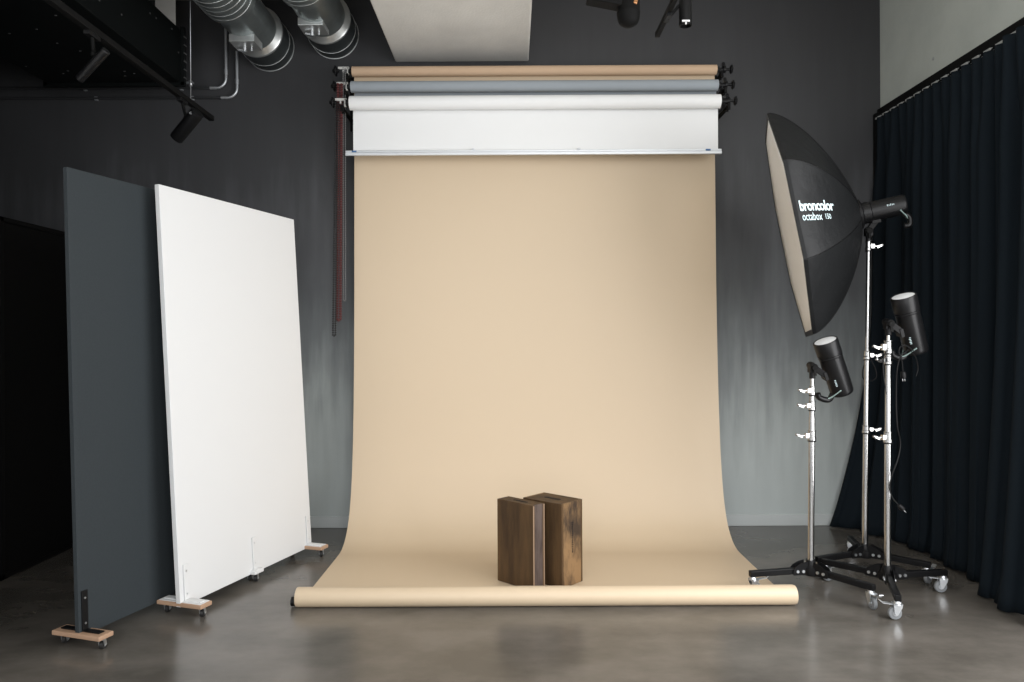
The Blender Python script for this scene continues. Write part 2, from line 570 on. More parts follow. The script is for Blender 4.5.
# wall brackets carrying the three rolls
for side, nm, lab in ((-1, 'roll_bracket', 'dark triple hook bracket on the wall at the left end of paper rolls'),
                      (1, 'roll_bracket', 'black triple hook bracket on the wall at the right end of paper rolls')):
    x = PX + side * (HW + 0.040)
    t = thing(nm, lab, 'bracket', (x, WY, 3.3), 'brackets holding the paper rolls')
    b = BM()
    box(b, (x, WY - 0.008, 3.30), (0.06, 0.014, 0.42))
    obj('wall_plate', b, M['black_matte'], t, bevel=0.003)
    for y, z, r in ((Y1, Z1, 0.036), (Y2, Z2, 0.041), (Y3, Z3, 0.052)):
        b = BM()
        bar(b, (x, WY - 0.012, z - 0.040), (x, y - 0.02, z - 0.040), 0.02, 0.022)
        bar(b, (x, y - 0.02, z - 0.066), (x, y - 0.02, z - 0.02), 0.02, 0.014, up=V((0, 1, 0)))
        bar(b, (x, y + 0.028, z - 0.066), (x, y + 0.028, z - 0.02), 0.02, 0.014, up=V((0, 1, 0)))
        obj('arm', b, M['black_matte'], t, bevel=0.002)


# drive chains hanging in loops at the left
def chain(x, y, top, bot, dx, m, label, gap=0.020, bead=0.0052, pitch=0.0155):
    pts = []
    n = int((top - bot) / pitch)
    path = [(x - gap / 2 + dx * (1 - k / n) * 0, 0) for k in range(1)]
    b = BM()
    P = []
    for s, rng in ((-1, range(n + 1)), (1, range(n, -1, -1))):
        for k in rng:
            f = k / n
            P.append(V((x + dx * f + s * gap / 2, y + s * 0.004, top + (bot - top) * f)))
    # rounded bottom
    P.insert(n + 1, V((x + dx, y, bot - gap * 0.45)))
    for p in P:
        lathe(b, p, (0, 0, 1), [(0, -bead), (bead, -bead * 0.45), (bead, bead * 0.45), (0, bead)], 6)
    tube(b, P, bead * 0.42, 5, closed=True)
    o = obj('drive_chain', b, m, at=(x, y, top))
    tag(o, label, 'chain', 'drive chains of the paper rolls')


def atX(px, Y):
    return (px - 512) * Y / 730.0


def atZ(py, Y):
    return 1.45 + (341 - py) * Y / 730.0


chain(atX(345.5, 5.36), 5.36, 3.46, atZ(299, 5.36), -0.006, M['grey_chain'], 'grey bead chain hanging nearest the paper, shortest of three', 0.014, 0.0042, 0.013)
chain(atX(341.0, 5.33), 5.33, 3.33, atZ(318, 5.33), -0.018, M['red_chain'], 'dark red bead chain hanging between the grey and black chains', 0.024, 0.0115, 0.0185)
chain(atX(338.0, 5.30), 5.30, 3.18, atZ(334, 5.30), -0.028, M['black_chain'], 'black bead chain hanging farthest left and reaching lowest', 0.016, 0.0075, 0.0165)


# ------------------------------------------------------------------ apple boxes
def apple_box(name, label, F, a, bdir, la, lb, h, side_m, end_grey):
    """F = front bottom corner; a, bdir unit directions; stands on end, so the hand hole is on top"""
    a = V((*a, 0)).normalized(); bd = V((*bdir, 0)).normalized()
    z0 = 0.006
    c = V((*F, z0)) + a * la / 2 + bd * lb / 2
    t = thing(name, label, 'apple box', (c.x, c.y, z0), 'apple boxes on the beige paper')
    R = Matrix((a, bd, V((0, 0, 1)))).transposed()
    up = V((0, 0, h / 2))
    th = 0.016
    # broad boards (normals +-bd)
    for s, nm in ((-1, 'front_board'), (1, 'back_board')):
        b = BM(); box(b, c + up + bd * s * (lb / 2 - th / 2), (la - 0.001, th, h), R)
        obj(nm, b, M['box_wood'], t, bevel=0.0025)
    # narrow side boards (normals +-a)
    for s in (-1, 1):
        b = BM(); box(b, c + up + a * s * (la / 2 - th / 2), (th, lb - 2 * th, h - 0.001), R)
        o = obj('side_board', b, side_m, t, bevel=0.0015)
        if s == -1 and not end_grey:
            # stamped lettering running down the narrow side, too worn to read
            st = BM()
            rnd = random.Random(8)
            for k in range(17):
                zz = h * (0.40 + 0.37 * k / 17.0)
                pc = V((*F, z0)) + bd * (lb * 0.50) + V((0, 0, zz)) - a * 0.0006
                box(st, pc, (0.0012, 0.008 + 0.005 * rnd.random(), 0.004 + 0.004 * rnd.random()), R)
            obj('stamp', st, M['hole'], o)
    # top and bottom boards with an oval hand hole in the top
    for zz, nm in ((h - th / 2 - 0.001, 'top_board'), (th / 2 + 0.001, 'bottom_board')):
        b = BM()
        iw, il = lb - 2 * th, la - 2 * th
        box(b, c + V((0, 0, zz)), (il, iw, th), R)
        o = obj(nm, b, M['box_wood'], t, bevel=0.001)
        if nm == 'top_board':
            s = BM()
            hl, hr = 0.045, 0.015 if lb > 0.15 else 0.011
            pts = []
            for k in range(9):
                q = -PI / 2 + PI * k / 8
                pts.append(a * (hl + hr * math.cos(q)) + bd * hr * math.sin(q))
            for k in range(9):
                q = PI / 2 + PI * k / 8
                pts.append(a * (-hl + hr * math.cos(q)) + bd * hr * math.sin(q))
            top = c + V((0, 0, h - 0.0005))
            prism(s, [top + p - V((0, 0, 0.01)) for p in pts], (0, 0, 1), 0.0105)
            obj('hand_hole', s, M['hole'], o)
    if end_grey:
        for s in (0, 1):
            b = BM()
            pc = V((*F, z0)) + bd * (0.005 if s == 0 else lb - 0.005) + V((0, 0, h / 2)) - a * 0.0006
            box(b, pc, (0.0016, 0.009, h - 0.006), R)
            obj('worn_edge', b, M['box_edge'], t)
    return t


apple_box('apple_box', 'slim dark brown wooden box on end, in front of the thicker one', (0.116, 4.205), (-0.72, 0.69), (0.69, 0.72), 0.292, 0.10, 0.493, M['box_end'], True)
apple_box('apple_box', 'thick brown wooden box on end with a slot in its top', (0.284, 4.238), (-0.74, 0.67), (0.67, 0.74), 0.30, 0.20, 0.493, M['box_side'], False)


# ------------------------------------------------------------------ rolling boards on wooden feet
def small_caster(p, parent, h=0.052):
    """p = contact point on the floor"""
    p = V(p)
    b = BM()
    cyl(b, p + V((-0.009, 0.012, 0.019)), p + V((0.009, 0.012, 0.019)), 0.019, seg=16)
    obj('wheel', b, M['wheel_black'], parent)
    b = BM()
    box(b, p + V((0, 0, h - 0.003)), (0.036, 0.036, 0.005))
    for s in (-1, 1):
        bar(b, p + V((s * 0.013, 0.003, h - 0.004)), p + V((s * 0.013, 0.012, 0.016)), 0.004, 0.018, up=V((0, 1, 0)))
    cyl(b, p + V((-0.016, 0.012, 0.019)), p + V((0.016, 0.012, 0.019)), 0.004, seg=8)
    obj('fork', b, M['steel'], parent)


def board(name, label, near, d, length, lean, z0, z1, th, m, feet, brk_m, foot_top=None, brackets=True, cat='panel'):
    """near = floor point under the near end of the board's right face; d = direction along the board; lean = sideways shift at the top"""
    d = V((*d, 0)).normalized()
    n = V((d.y, -d.x, 0))                       # faces right and towards the camera
    nr = V((near[0], near[1], 0))
    t = thing(name, label, cat, nr + d * length / 2)
    b = BM()
    L = -n * lean
    def P(s, k, u):
        return nr + d * (s * length) - n * (k * th) + L * u + V((0, 0, z0 + (z1 - z0) * u))
    vs = [b.verts.new(P(s, k, u)) for s in (0, 1) for k in (0, 1) for u in (0, 1)]
    for q in [(0, 1, 3, 2), (4, 6, 7, 5), (0, 4, 5, 1), (2, 3, 7, 6), (0, 2, 6, 4), (1, 5, 7, 3)]:
        b.faces.new([vs[i] for i in q])
    obj('board', b, m, t, bevel=0.003)
    zf = 0.055
    for s in feet:
        c = nr + d * (s * length) - n * th / 2
        fl = 0.05 if 0.3 < s < 0.7 else 0.145
        b = BM()
        bar(b, c - n * fl + V((0, 0, zf + 0.011)), c + n * fl + V((0, 0, zf + 0.011)), 0.085, 0.022)
        f = obj('foot', b, M['ply'] if fl > 0.1 else m, t, bevel=0.004)
        if foot_top:
            b = BM()
            bar(b, c - n * fl * 0.92 + V((0, 0, zf + 0.0235)), c + n * fl * 0.92 + V((0, 0, zf + 0.0235)), 0.07, 0.003)
            obj('painted_top', b, foot_top, f)
        for sd in (-1, 1):
            small_caster(c + n * sd * (fl - 0.03), f, zf)
        if brackets:
            b = BM()
            for sd, off in ((1, 0.0), (-1, -th)):
                p0 = nr + d * (s * length + 0.0) + n * (off + sd * 0.004 + (th / 2 if False else 0))
                bar(b, p0 + V((0, 0, zf + 0.030)), p0 + V((0, 0, zf + 0.215)) + L * 0.09, 0.032, 0.006, up=n)
                bar(b, p0 + V((0, 0, zf + 0.027)), p0 + n * sd * (fl - 0.045) + V((0, 0, zf + 0.027)), 0.032, 0.006)
            bk = obj('bracket', b, brk_m, t, bevel=0.001)
            for zz in (0.06, 0.18):
                p0 = nr + d * (s * length) + n * 0.007 + V((0, 0, zf + zz)) + L * (zz / 2.3)
                b = BM(); cyl(b, p0, p0 + n * 0.003, 0.005, seg=10)
                obj('screw', b, M['steel'], bk)
    return t


board('white_panel', 'tall leaning white board on wooden feet beside the beige backdrop', (-1.752, 3.845), (0.377, 1.155), 1.21, 0.130, 0.054, 2.295, 0.030,
      M['white_board'], (0.035, 0.50, 0.965), M['white_board'], M['white_board'])
board('grey_panel', 'tall charcoal grey board on wooden feet behind the white board', (-2.055, 3.455), (0.30, 0.954), 1.20, 0.062, 0.056, 2.290, 0.026,
      M['grey_board'], (0.025, 0.96), M['black'])

# black board further back on the left
t = thing('black_panel', 'tall pitch black framed board standing in the dark at far left', 'panel', (-3.14, 5.0, 0))
b = BM(); box(b, (-3.15, 5.0, 1.12), (0.03, 1.05, 2.19)); obj('board', b, M['black_board'], t)
b = BM()
for yy in (4.475, 5.525):
    box(b, (-3.145, yy, 1.115), (0.045, 0.03, 2.23))
for zz in (0.015, 2.215):
    box(b, (-3.145, 5.0, zz), (0.045, 1.08, 0.03))
obj('frame', b, M['black_matte'], t, bevel=0.003)

# ------------------------------------------------------------------ curtain rail, curtains
RZ = 3.206
t = thing('curtain_rail', 'long black curtain rail fixed along the concrete wall at right', 'curtain rail', (RX, 4.1, RZ))
b = BM()
box(b, (RX - 0.018, 4.62, RZ), (0.036, 2.12, 0.060))
obj('rail', b, M['black_matte'], t, bevel=0.003)
b = BM()
cyl(b, (RX - 0.001, 4.98, 3.36), (RX - 0.006, 4.98, 3.36), 0.010, seg=12)
o = obj('wall_anchor', b, M['hook'], at=(RX, 4.98, 3.36)); tag(o, 'tiny pale anchor plug in the concrete above the curtain rail', 'anchor plug')


def curtain(label, y0, y1, xoff, flare, seed, z_bot, bulge=0.0):
    rnd = random.Random(seed)
    t = thing('curtain', label, 'curtain', (RX - 0.08, (y0 + y1) / 2, 0), 'curtains on the right wall')
    b = BM()
    pitch = 0.108
    nf = round((y1 - y0) / pitch)
    ny = nf * 12
    nz = 46
    ph = [rnd.uniform(-0.6, 0.6) for _ in range(nf + 2)]
    am = [rnd.uniform(0.55, 1.45) for _ in range(nf + 2)]
    G = []
    zt = RZ - 0.062
    for j in range(nz + 1):
        v = j / nz                    # 0 top, 1 bottom
        row = []
        for i in range(ny + 1):
            u = i / ny
            s = u * nf
            k = int(min(s, nf - 1)); fr = s - k
            w = fr * fr * (3 - 2 * fr)
            a_ = am[k] * (1 - w) + am[k + 1] * w
            p_ = ph[k] * (1 - w) + ph[k + 1] * w
            fine = math.cos(2 * PI * s) * 0.030
            drape = (math.cos(PI * s + p_ * 1.6 + seed) * 0.040 * a_ + math.cos(2 * PI * s + p_) * 0.016 * (1.4 - v)
                     + math.cos(2 * PI * s * 0.31 + seed * 2) * 0.018)
            w2 = min(1, v * 5); w2 = w2 * w2 * (3 - 2 * w2)
            x = RX - 0.062 - xoff + (1 - w2) * fine * 0.8 + w2 * drape
            y = y0 + (y1 - y0) * u + 0.012 * math.sin(2 * PI * s * 2) * v
            # cloth spreads as it falls
            y += p_ * 0.035 * v
            x -= (0.035 + bulge) * v * v
            if flare:
                e = max(0, (u - 0.55) / 0.45)
                x -= flare * e * e * max(0, (v - 0.45) / 0.55) ** 1.7
            z = zt + (z_bot - zt) * v
            if v > 0.93:            # hem gathers where it meets the floor
                q = (v - 0.93) / 0.07
                x -= 0.035 * q * q * (0.6 + 0.4 * math.cos(2 * PI * s * 0.5 + seed))
            z = max(z, 0.006)
            x = min(x, RX - 0.012)
            row.append(b.verts.new((x, y, z)))
        G.append(row)
    for j in range(nz):
        for i in range(ny):
            f = b.faces.new((G[j][i], G[j][i + 1], G[j + 1][i + 1], G[j + 1][i])); f.smooth = True
    o = obj('cloth', b, M['curtain'], t, sharp=0)
    sm = o.modifiers.new('solidify', 'SOLIDIFY'); sm.thickness = 0.004; sm.offset = 0
    for k in range(nf):
        y = y0 + (k + 0.5) * pitch
        b = BM()
        box(b, (RX - 0.060 - xoff * 0.3, y, RZ - 0.050), (0.010, 0.062, 0.014))
        bar(b, (RX - 0.058 - xoff * 0.3, y, RZ - 0.048), (RX - 0.030, y, RZ - 0.031), 0.008, 0.006)
        obj('hook', b, M['hook'], t, bevel=0.002)


curtain('dark navy curtain in the corner beside the softbox, its hem flared onto the floor', 4.165, 5.63, 0.0, 0.29, 3, 0.010)
curtain('dark navy curtain at the right edge of the photo, nearest the camera', 3.60, 4.14, 0.040, 0.0, 8, 0.012, 0.11)


# ------------------------------------------------------------------ light stands on wheeled bases
def big_caster(p, head, parent):
    """p = floor contact; head = direction the wheel rolls"""
    p = V(p); h = V((*head, 0)).normalized(); s = V((-h.y, h.x, 0))
    r = 0.034
    c = p + V((0, 0, r)) + h * 0.014
    b = BM()
    lathe(b, c - s * 0.011, s, [(r * 0.45, 0), (r * 0.9, 0.001), (r, 0.006), (r, 0.016), (r * 0.9, 0.021), (r * 0.45, 0.022)], 24)
    obj('wheel', b, M['wheel'], parent)
    b = BM()
    cyl(b, p + V((0, 0, 0.078)), p + V((0, 0, 0.098)), 0.022, 0.016, seg=16)
    for k in (-1, 1):
        prism(b, [c + s * k * 0.017 + q for q in (h * 0.006 + V((0, 0, -0.008)), h * 0.010 + V((0, 0, 0.030)), h * 0.012 + V((0, 0, 0.050)),
                                                  -h * 0.034 + V((0, 0, 0.052)), -h * 0.030 + V((0, 0, 0.030)), -h * 0.008 + V((0, 0, -0.008)))], s * k, 0.003)
    box(b, c - h * 0.011 + V((0, 0, 0.049)), (0.040, 0.040, 0.005), Matrix((h, s, V((0, 0, 1)))).transposed())
    cyl(b, c - s * 0.022, c + s * 0.022, 0.006, seg=10)
    lathe(b, c - s * 0.0125, s, [(0.014, 0), (0.014, 0.025)], 14)
    # brake pedal
    bar(b, c + V((0, 0, 0.046)) + h * 0.0, c + h * 0.062 + V((0, 0, 0.052)), 0.024, 0.004)
    bar(b, c + h * 0.060 + V((0, 0, 0.053)), c + h * 0.078 + V((0, 0, 0.066)), 0.024, 0.004)
    obj('fork', b, M['steel'], parent)


def stand(label, c, ang0, L, segs, top_shift, heads, collar_list, base_r=0.0):
    """segs: [(z_top, radius)] from the base up; top_shift: sideways lean of the top"""
    c = V((c[0], c[1], 0))
    t = thing('light_stand', label, 'light stand', c, 'chrome light stands on wheels')
    ztop = segs[-1][0]
    lean = lambda z: V((top_shift * (z / ztop), 0, 0))
    z = 0.10
    for zt, r in segs:
        b = BM(); cyl(b, c + lean(z) + V((0, 0, z)), c + lean(zt) + V((0, 0, zt)), r, seg=20)
        obj('pole', b, M['chrome'], t)
        z = zt - 0.02
    for zc, r, kd, hh in collar_list:
        p = c + lean(zc) + V((0, 0, zc))
        kd = V((*kd, 0)).normalized()
        b = BM()
        lathe(b, p - V((0, 0, hh / 2)), (0, 0, 1), [(r * 1.15, 0), (r * 1.4, 0.003), (r * 1.4, hh * 0.35), (r * 1.2, hh * 0.4), (r * 1.2, hh * 0.9), (r * 1.35, hh * 0.93), (r * 1.35, hh)], 20)
        bar(b, p, p + kd * (r + 0.022), 0.022, hh * 0.45)
        co = obj('collar', b, M['chrome'], t, bevel=0.001)
        b = BM()
        q = p + kd * (r + 0.020)
        cyl(b, q, q + kd * 0.028, 0.006, seg=10)
        bar(b, q + kd * 0.018 - V((0, 0, 0.008)), q + kd * 0.050 + V((0, 0, 0.006)), 0.012, 0.012)
        sphere(b, q + kd * 0.050 + V((0, 0, 0.006)), 0.009, 10)
        obj('knob', b, M['chrome'], co)
        b = BM()
        lathe(b, p + V((0, 0, -hh / 2 - 0.004)), (0, 0, 1), [(r * 1.45, 0), (r * 1.45, 0.004)], 20)
        obj('washer', b, M['black'], co)
    # hub
    b = BM()
    za = 0.122
    lathe(b, c + V((0, 0, 0.092)), (0, 0, 1), [(0.03, 0), (0.046, 0.004), (0.050, 0.02), (0.050, 0.045), (0.036, 0.055), (0.024, 0.075), (0.022, 0.085)], 24)
    hub = obj('hub', b, M['black'], t)
    for k in range(3):
        a = ang0 + k * 2 * PI / 3
        dr = V((math.cos(a), math.sin(a), 0)); sd = V((-dr.y, dr.x, 0))
        for s in (-1, 1):
            for rr in (0.058, 0.092):
                q = c + dr * rr + sd * s * 0.024 + V((0, 0, za))
                b = BM(); cyl(b, q, q + sd * s * 0.006, 0.0085, seg=10)
                obj('bolt', b, M['steel'], hub)
    b = BM()
    for k in range(3):
        a = ang0 + k * 2 * PI / 3
        dr = V((math.cos(a), math.sin(a), 0)); sd = V((-dr.y, dr.x, 0))
        for s in (-1, 1):
            pts = [c + sd * s * 0.020 + dr * q + V((0, 0, zz)) for q, zz in ((0.03, 0.10), (0.115, 0.10), (0.118, 0.125), (0.100, 0.150), (0.07, 0.166), (0.03, 0.176))]
            prism(b, pts, sd * s, 0.004)
    obj('hinge_plate', b, M['black'], hub)
    for k in range(3):
        a = ang0 + k * 2 * PI / 3
        dr = V((math.cos(a), math.sin(a), 0))
        b = BM()
        bar(b, c + dr * 0.045 + V((0, 0, za)), c + dr * (L + 0.02) + V((0, 0, za - 0.008)), 0.032, 0.034)
        lg = obj('leg', b, M['black'], t, bevel=0.004)
        big_caster(c + dr * L, heads[k], lg)
    return t


chrome_r = 0.0165
# front short stand
stand('shortest chrome rolling stand, its wheel on the beige paper', (1.717, 4.215), math.atan2(-0.045 * 4, -1.39 * 4 / 4), 0.35,
      [(1.00, 0.0175), (atZ(398, 4.215), 0.0145), (atZ(376, 4.215), 0.010)], 0.016,
      [(1, 0.2), (0.1, -1), (1, -1)],
      [(atZ(392, 4.215), 0.013, (-1, -0.2), 0.055), (atZ(407, 4.215), 0.014, (-1, -0.1), 0.055), (atZ(437, 4.215), 0.0165, (-1, 0), 0.06)])
# middle stand
stand('chrome rolling stand of middle height with thick pole, nearest the camera', (2.108, 4.112), math.atan2(3.754 - 4.112, 1.98 - 2.108), 0.357,
      [(atZ(434, 4.11), 0.0185), (atZ(350, 4.11), 0.0165), (atZ(333, 4.11), 0.010)], 0.012,
      [(-1, 0.12), (-0.9, 0.15), (1, 0.2)],
      [(atZ(349, 4.11), 0.0165, (-1, -0.1), 0.075), (atZ(362, 4.11), 0.0165, (-1, -0.4), 0.05), (atZ(439, 4.11), 0.0175, (-1, -0.2), 0.065)])
# softbox stand
SX, SY = 2.19, 4.55
stand('tall slender chrome rolling stand holding up the softbox', (SX, SY), math.atan2(4.51 - 4.62, 1.91 - 2.24), 0.345,
      [(atZ(428, SY), 0.0185), (atZ(357, SY), 0.0160), (atZ(246, SY), 0.012), (atZ(240, SY), 0.009)], 0.035,
      [(1, 0.2), (0.6, 0.4), (1, -0.5)],
      [(atZ(248, SY), 0.013, (1, -0.1), 0.06), (atZ(357, SY), 0.016, (1, -0.1), 0.055), (atZ(431, SY), 0.0175, (1, -0.1), 0.05)])

# ------------------------------------------------------------------ softbox
n = V((-math.cos(0.3095), math.sin(0.3095), 0))          # direction it shines
tilt = 0.1838
n = (n * math.cos(tilt) - V((0, 0, 1)) * math.sin(tilt)).normalized()
side = n.cross(V((0, 0, 1))).normalized()       # horizontal, in the face plane
e2 = side.cross(n).normalized()                  # up, in the face plane
if side.y > 0:
    side = -side                                 # points towards the camera
SC = V((1.7754, 4.667, 2.1513))
SR = 0.740
SD = 0.427
A0 = PI / 2 - 0.3681 - PI / 4      # angle of the first rib
PW = 1.4
t = thing('softbox', 'large black octagonal softbox with pale front on the tall stand', 'softbox', (2.2, 4.6, 2.2))


def oct_dir(a):
    return side * math.cos(a) + e2 * math.sin(a)


def dome_point(a, ph, sc=1.0):
    """a angle about the axis, ph 0 rim .. pi/2 apex"""
    r = SR * math.cos(ph) ** PW
    x = SD * math.sin(ph) ** PW
    # position between two ribs
    m = math.floor((a - A0) / (PI / 4))
    mid = A0 + (m + 0.5) * PI / 4
    da = a - mid
    flat = math.cos(PI / 8) / math.cos(da)       # chord between ribs
    u = abs(da) / (PI / 8)
    sag = 1 - 0.045 * (1 - u * u) * math.sin(2 * ph) * 0.9
    return SC - n * x + oct_dir(a) * r * flat * sag * sc


b = BM()
NU, NP = 10, 18
phmax = math.acos((0.085 / SR) ** (1 / PW))
rings = []
for j in range(NP + 1):
    ph = phmax * j / NP
    rings.append([b.verts.new(dome_point(A0 + 2 * PI * i / (8 * NU) + 1e-6, ph)) for i in range(8 * NU)])
for j in range(NP):
    for i in range(8 * NU):
        i2 = (i + 1) % (8 * NU)
        f = b.faces.new((rings[j][i], rings[j][i2], rings[j + 1][i2], rings[j + 1][i])); f.smooth = (True)
for e in b.edges:
    pass
# mark rib edges sharp so that the panels read
for j in range(NP):
    for k in range(8):
        e = b.edges.get((rings[j][k * NU], rings[j + 1][k * NU]))
        if e:
            e.smooth = False
bvh = BVHTree.FromBMesh(b)
sh = obj('shell', b, M['fabric'], t)
sm = sh.modifiers.new('solidify', 'SOLIDIFY'); sm.thickness = 0.004; sm.offset = -1
# rib piping on the seams
for k in range(8):
    b = BM()
    tube(b, [dome_point(A0 + k * PI / 4 + 1e-6, phmax * j / 20, 1.0) for j in range(21)], 0.0038, 6)
    obj('rib_seam', b, M['black'], sh)
# rim lip
b = BM()
lo, li = [], []
for k in range(8):
    a = A0 + k * PI / 4
    for (lst, off, rad) in ((lo, 0.012, SR + 0.002), (li, 0.012, SR - 0.030)):
        lst.append(b.verts.new(SC + n * off + oct_dir(a) * rad))
bo = [b.verts.new(SC - n * 0.006 + oct_dir(A0 + k * PI / 4) * (SR + 0.002)) for k in range(8)]
bi = [b.verts.new(SC - n * 0.006 + oct_dir(A0 + k * PI / 4) * (SR - 0.030)) for k in range(8)]
for k in range(8):
    k2 = (k + 1) % 8
    b.faces.new((lo[k], lo[k2], li[k2], li[k]))
    b.faces.new((lo[k], bo[k], bo[k2], lo[k2]))
    b.faces.new((li[k], li[k2], bi[k2], bi[k]))
    b.faces.new((bo[k], bi[k], bi[k2], bo[k2]))
obj('rim', b, M['fabric'], t)
# front diffuser, slightly sucked in at the middle
b = BM()
cen = b.verts.new(SC - n * 0.016)
prev = [cen]
RS = 5
rr = []
for j in range(1, RS + 1):
    q = j / RS
    rr.append([b.verts.new(SC - n * (0.016 * (1 - q * q) - 0.008) + oct_dir(A0 + (i // 4) * PI / 4) * (SR - 0.022) * q * (1 - (i % 4) / 4)
                           + oct_dir(A0 + ((i // 4) + 1) * PI / 4) * (SR - 0.022) * q * ((i % 4) / 4)) for i in range(32)])
for i in range(32):
    f = b.faces.new((cen, rr[0][i], rr[0][(i + 1) % 32])); f.smooth = True
for j in range(RS - 1):
    for i in range(32):
        f = b.faces.new((rr[j][i], rr[j][(i + 1) % 32], rr[j + 1][(i + 1) % 32], rr[j + 1][i])); f.smooth = True
df = obj('diffuser', b, M['diffuser'], t)
sm = df.modifiers.new('solidify', 'SOLIDIFY'); sm.thickness = 0.002
# speed ring
apex = SC - n * SD * math.sin(phmax) ** PW
b = BM()
lathe(b, apex + n * 0.02, -n, [(0.07, 0), (0.090, 0.004), (0.092, 0.03), (0.080, 0.036), (0.072, 0.040)], 32)
obj('speed_ring', b, M['black'], t)


# printed words on the near panel
def text_on_dome(words, size, ax, up, offset, name, space=1.0, squeeze=1.0, shear=0.0):
    """ax = distance behind the rim where the word starts, up = height from the axis; reads from rim to apex"""
    cu = bpy.data.curves.new('lettering', 'FONT')
    cu.body = words
    cu.size = size
    cu.offset = offset
    cu.space_character = space
    cu.resolution_u = 3
    tmp = bpy.data.objects.new('lettering', cu)
    COL.objects.link(tmp)
    dg = bpy.context.evaluated_depsgraph_get()
    me = bpy.data.meshes.new_from_object(tmp.evaluated_get(dg))
    bpy.data.objects.remove(tmp)
    bb = BM(); bb.from_mesh(me)
    bmesh.ops.triangulate(bb, faces=bb.faces)
    bmesh.ops.subdivide_edges(bb, edges=[e for e in bb.edges if e.calc_length() > size * 0.25], cuts=1)
    ang = TXT_ROT
    for v in bb.verts:
        x, y = v.co.x * squeeze, v.co.y + v.co.x * shear
        x, y = x * math.cos(ang) - y * math.sin(ang), x * math.sin(ang) + y * math.cos(ang)
        o_ = SC - n * (ax + x) + e2 * (up + y) + side * 1.5
        hit, nor, _, _ = bvh.ray_cast(o_, -side)
        if hit is None:
            hit = o_ - side * 1.0
        v.co = hit + side * 0.004
    o = obj(name, bb, M['mark'], sh)
    return o


TXT_ROT = 0.0
text_on_dome('broncolor', 0.082, 0.022, 0.004, 0.0020, 'lettering', 0.92, 0.63, shear=-0.035)
text_on_dome('octabox', 0.066, 0.026, -0.052, 0.0, 'lettering', 0.98, 0.52, shear=-0.035)
text_on_dome('150', 0.044, 0.152, -0.054, 0.0, 'lettering', 0.9, 0.62, shear=-0.035)


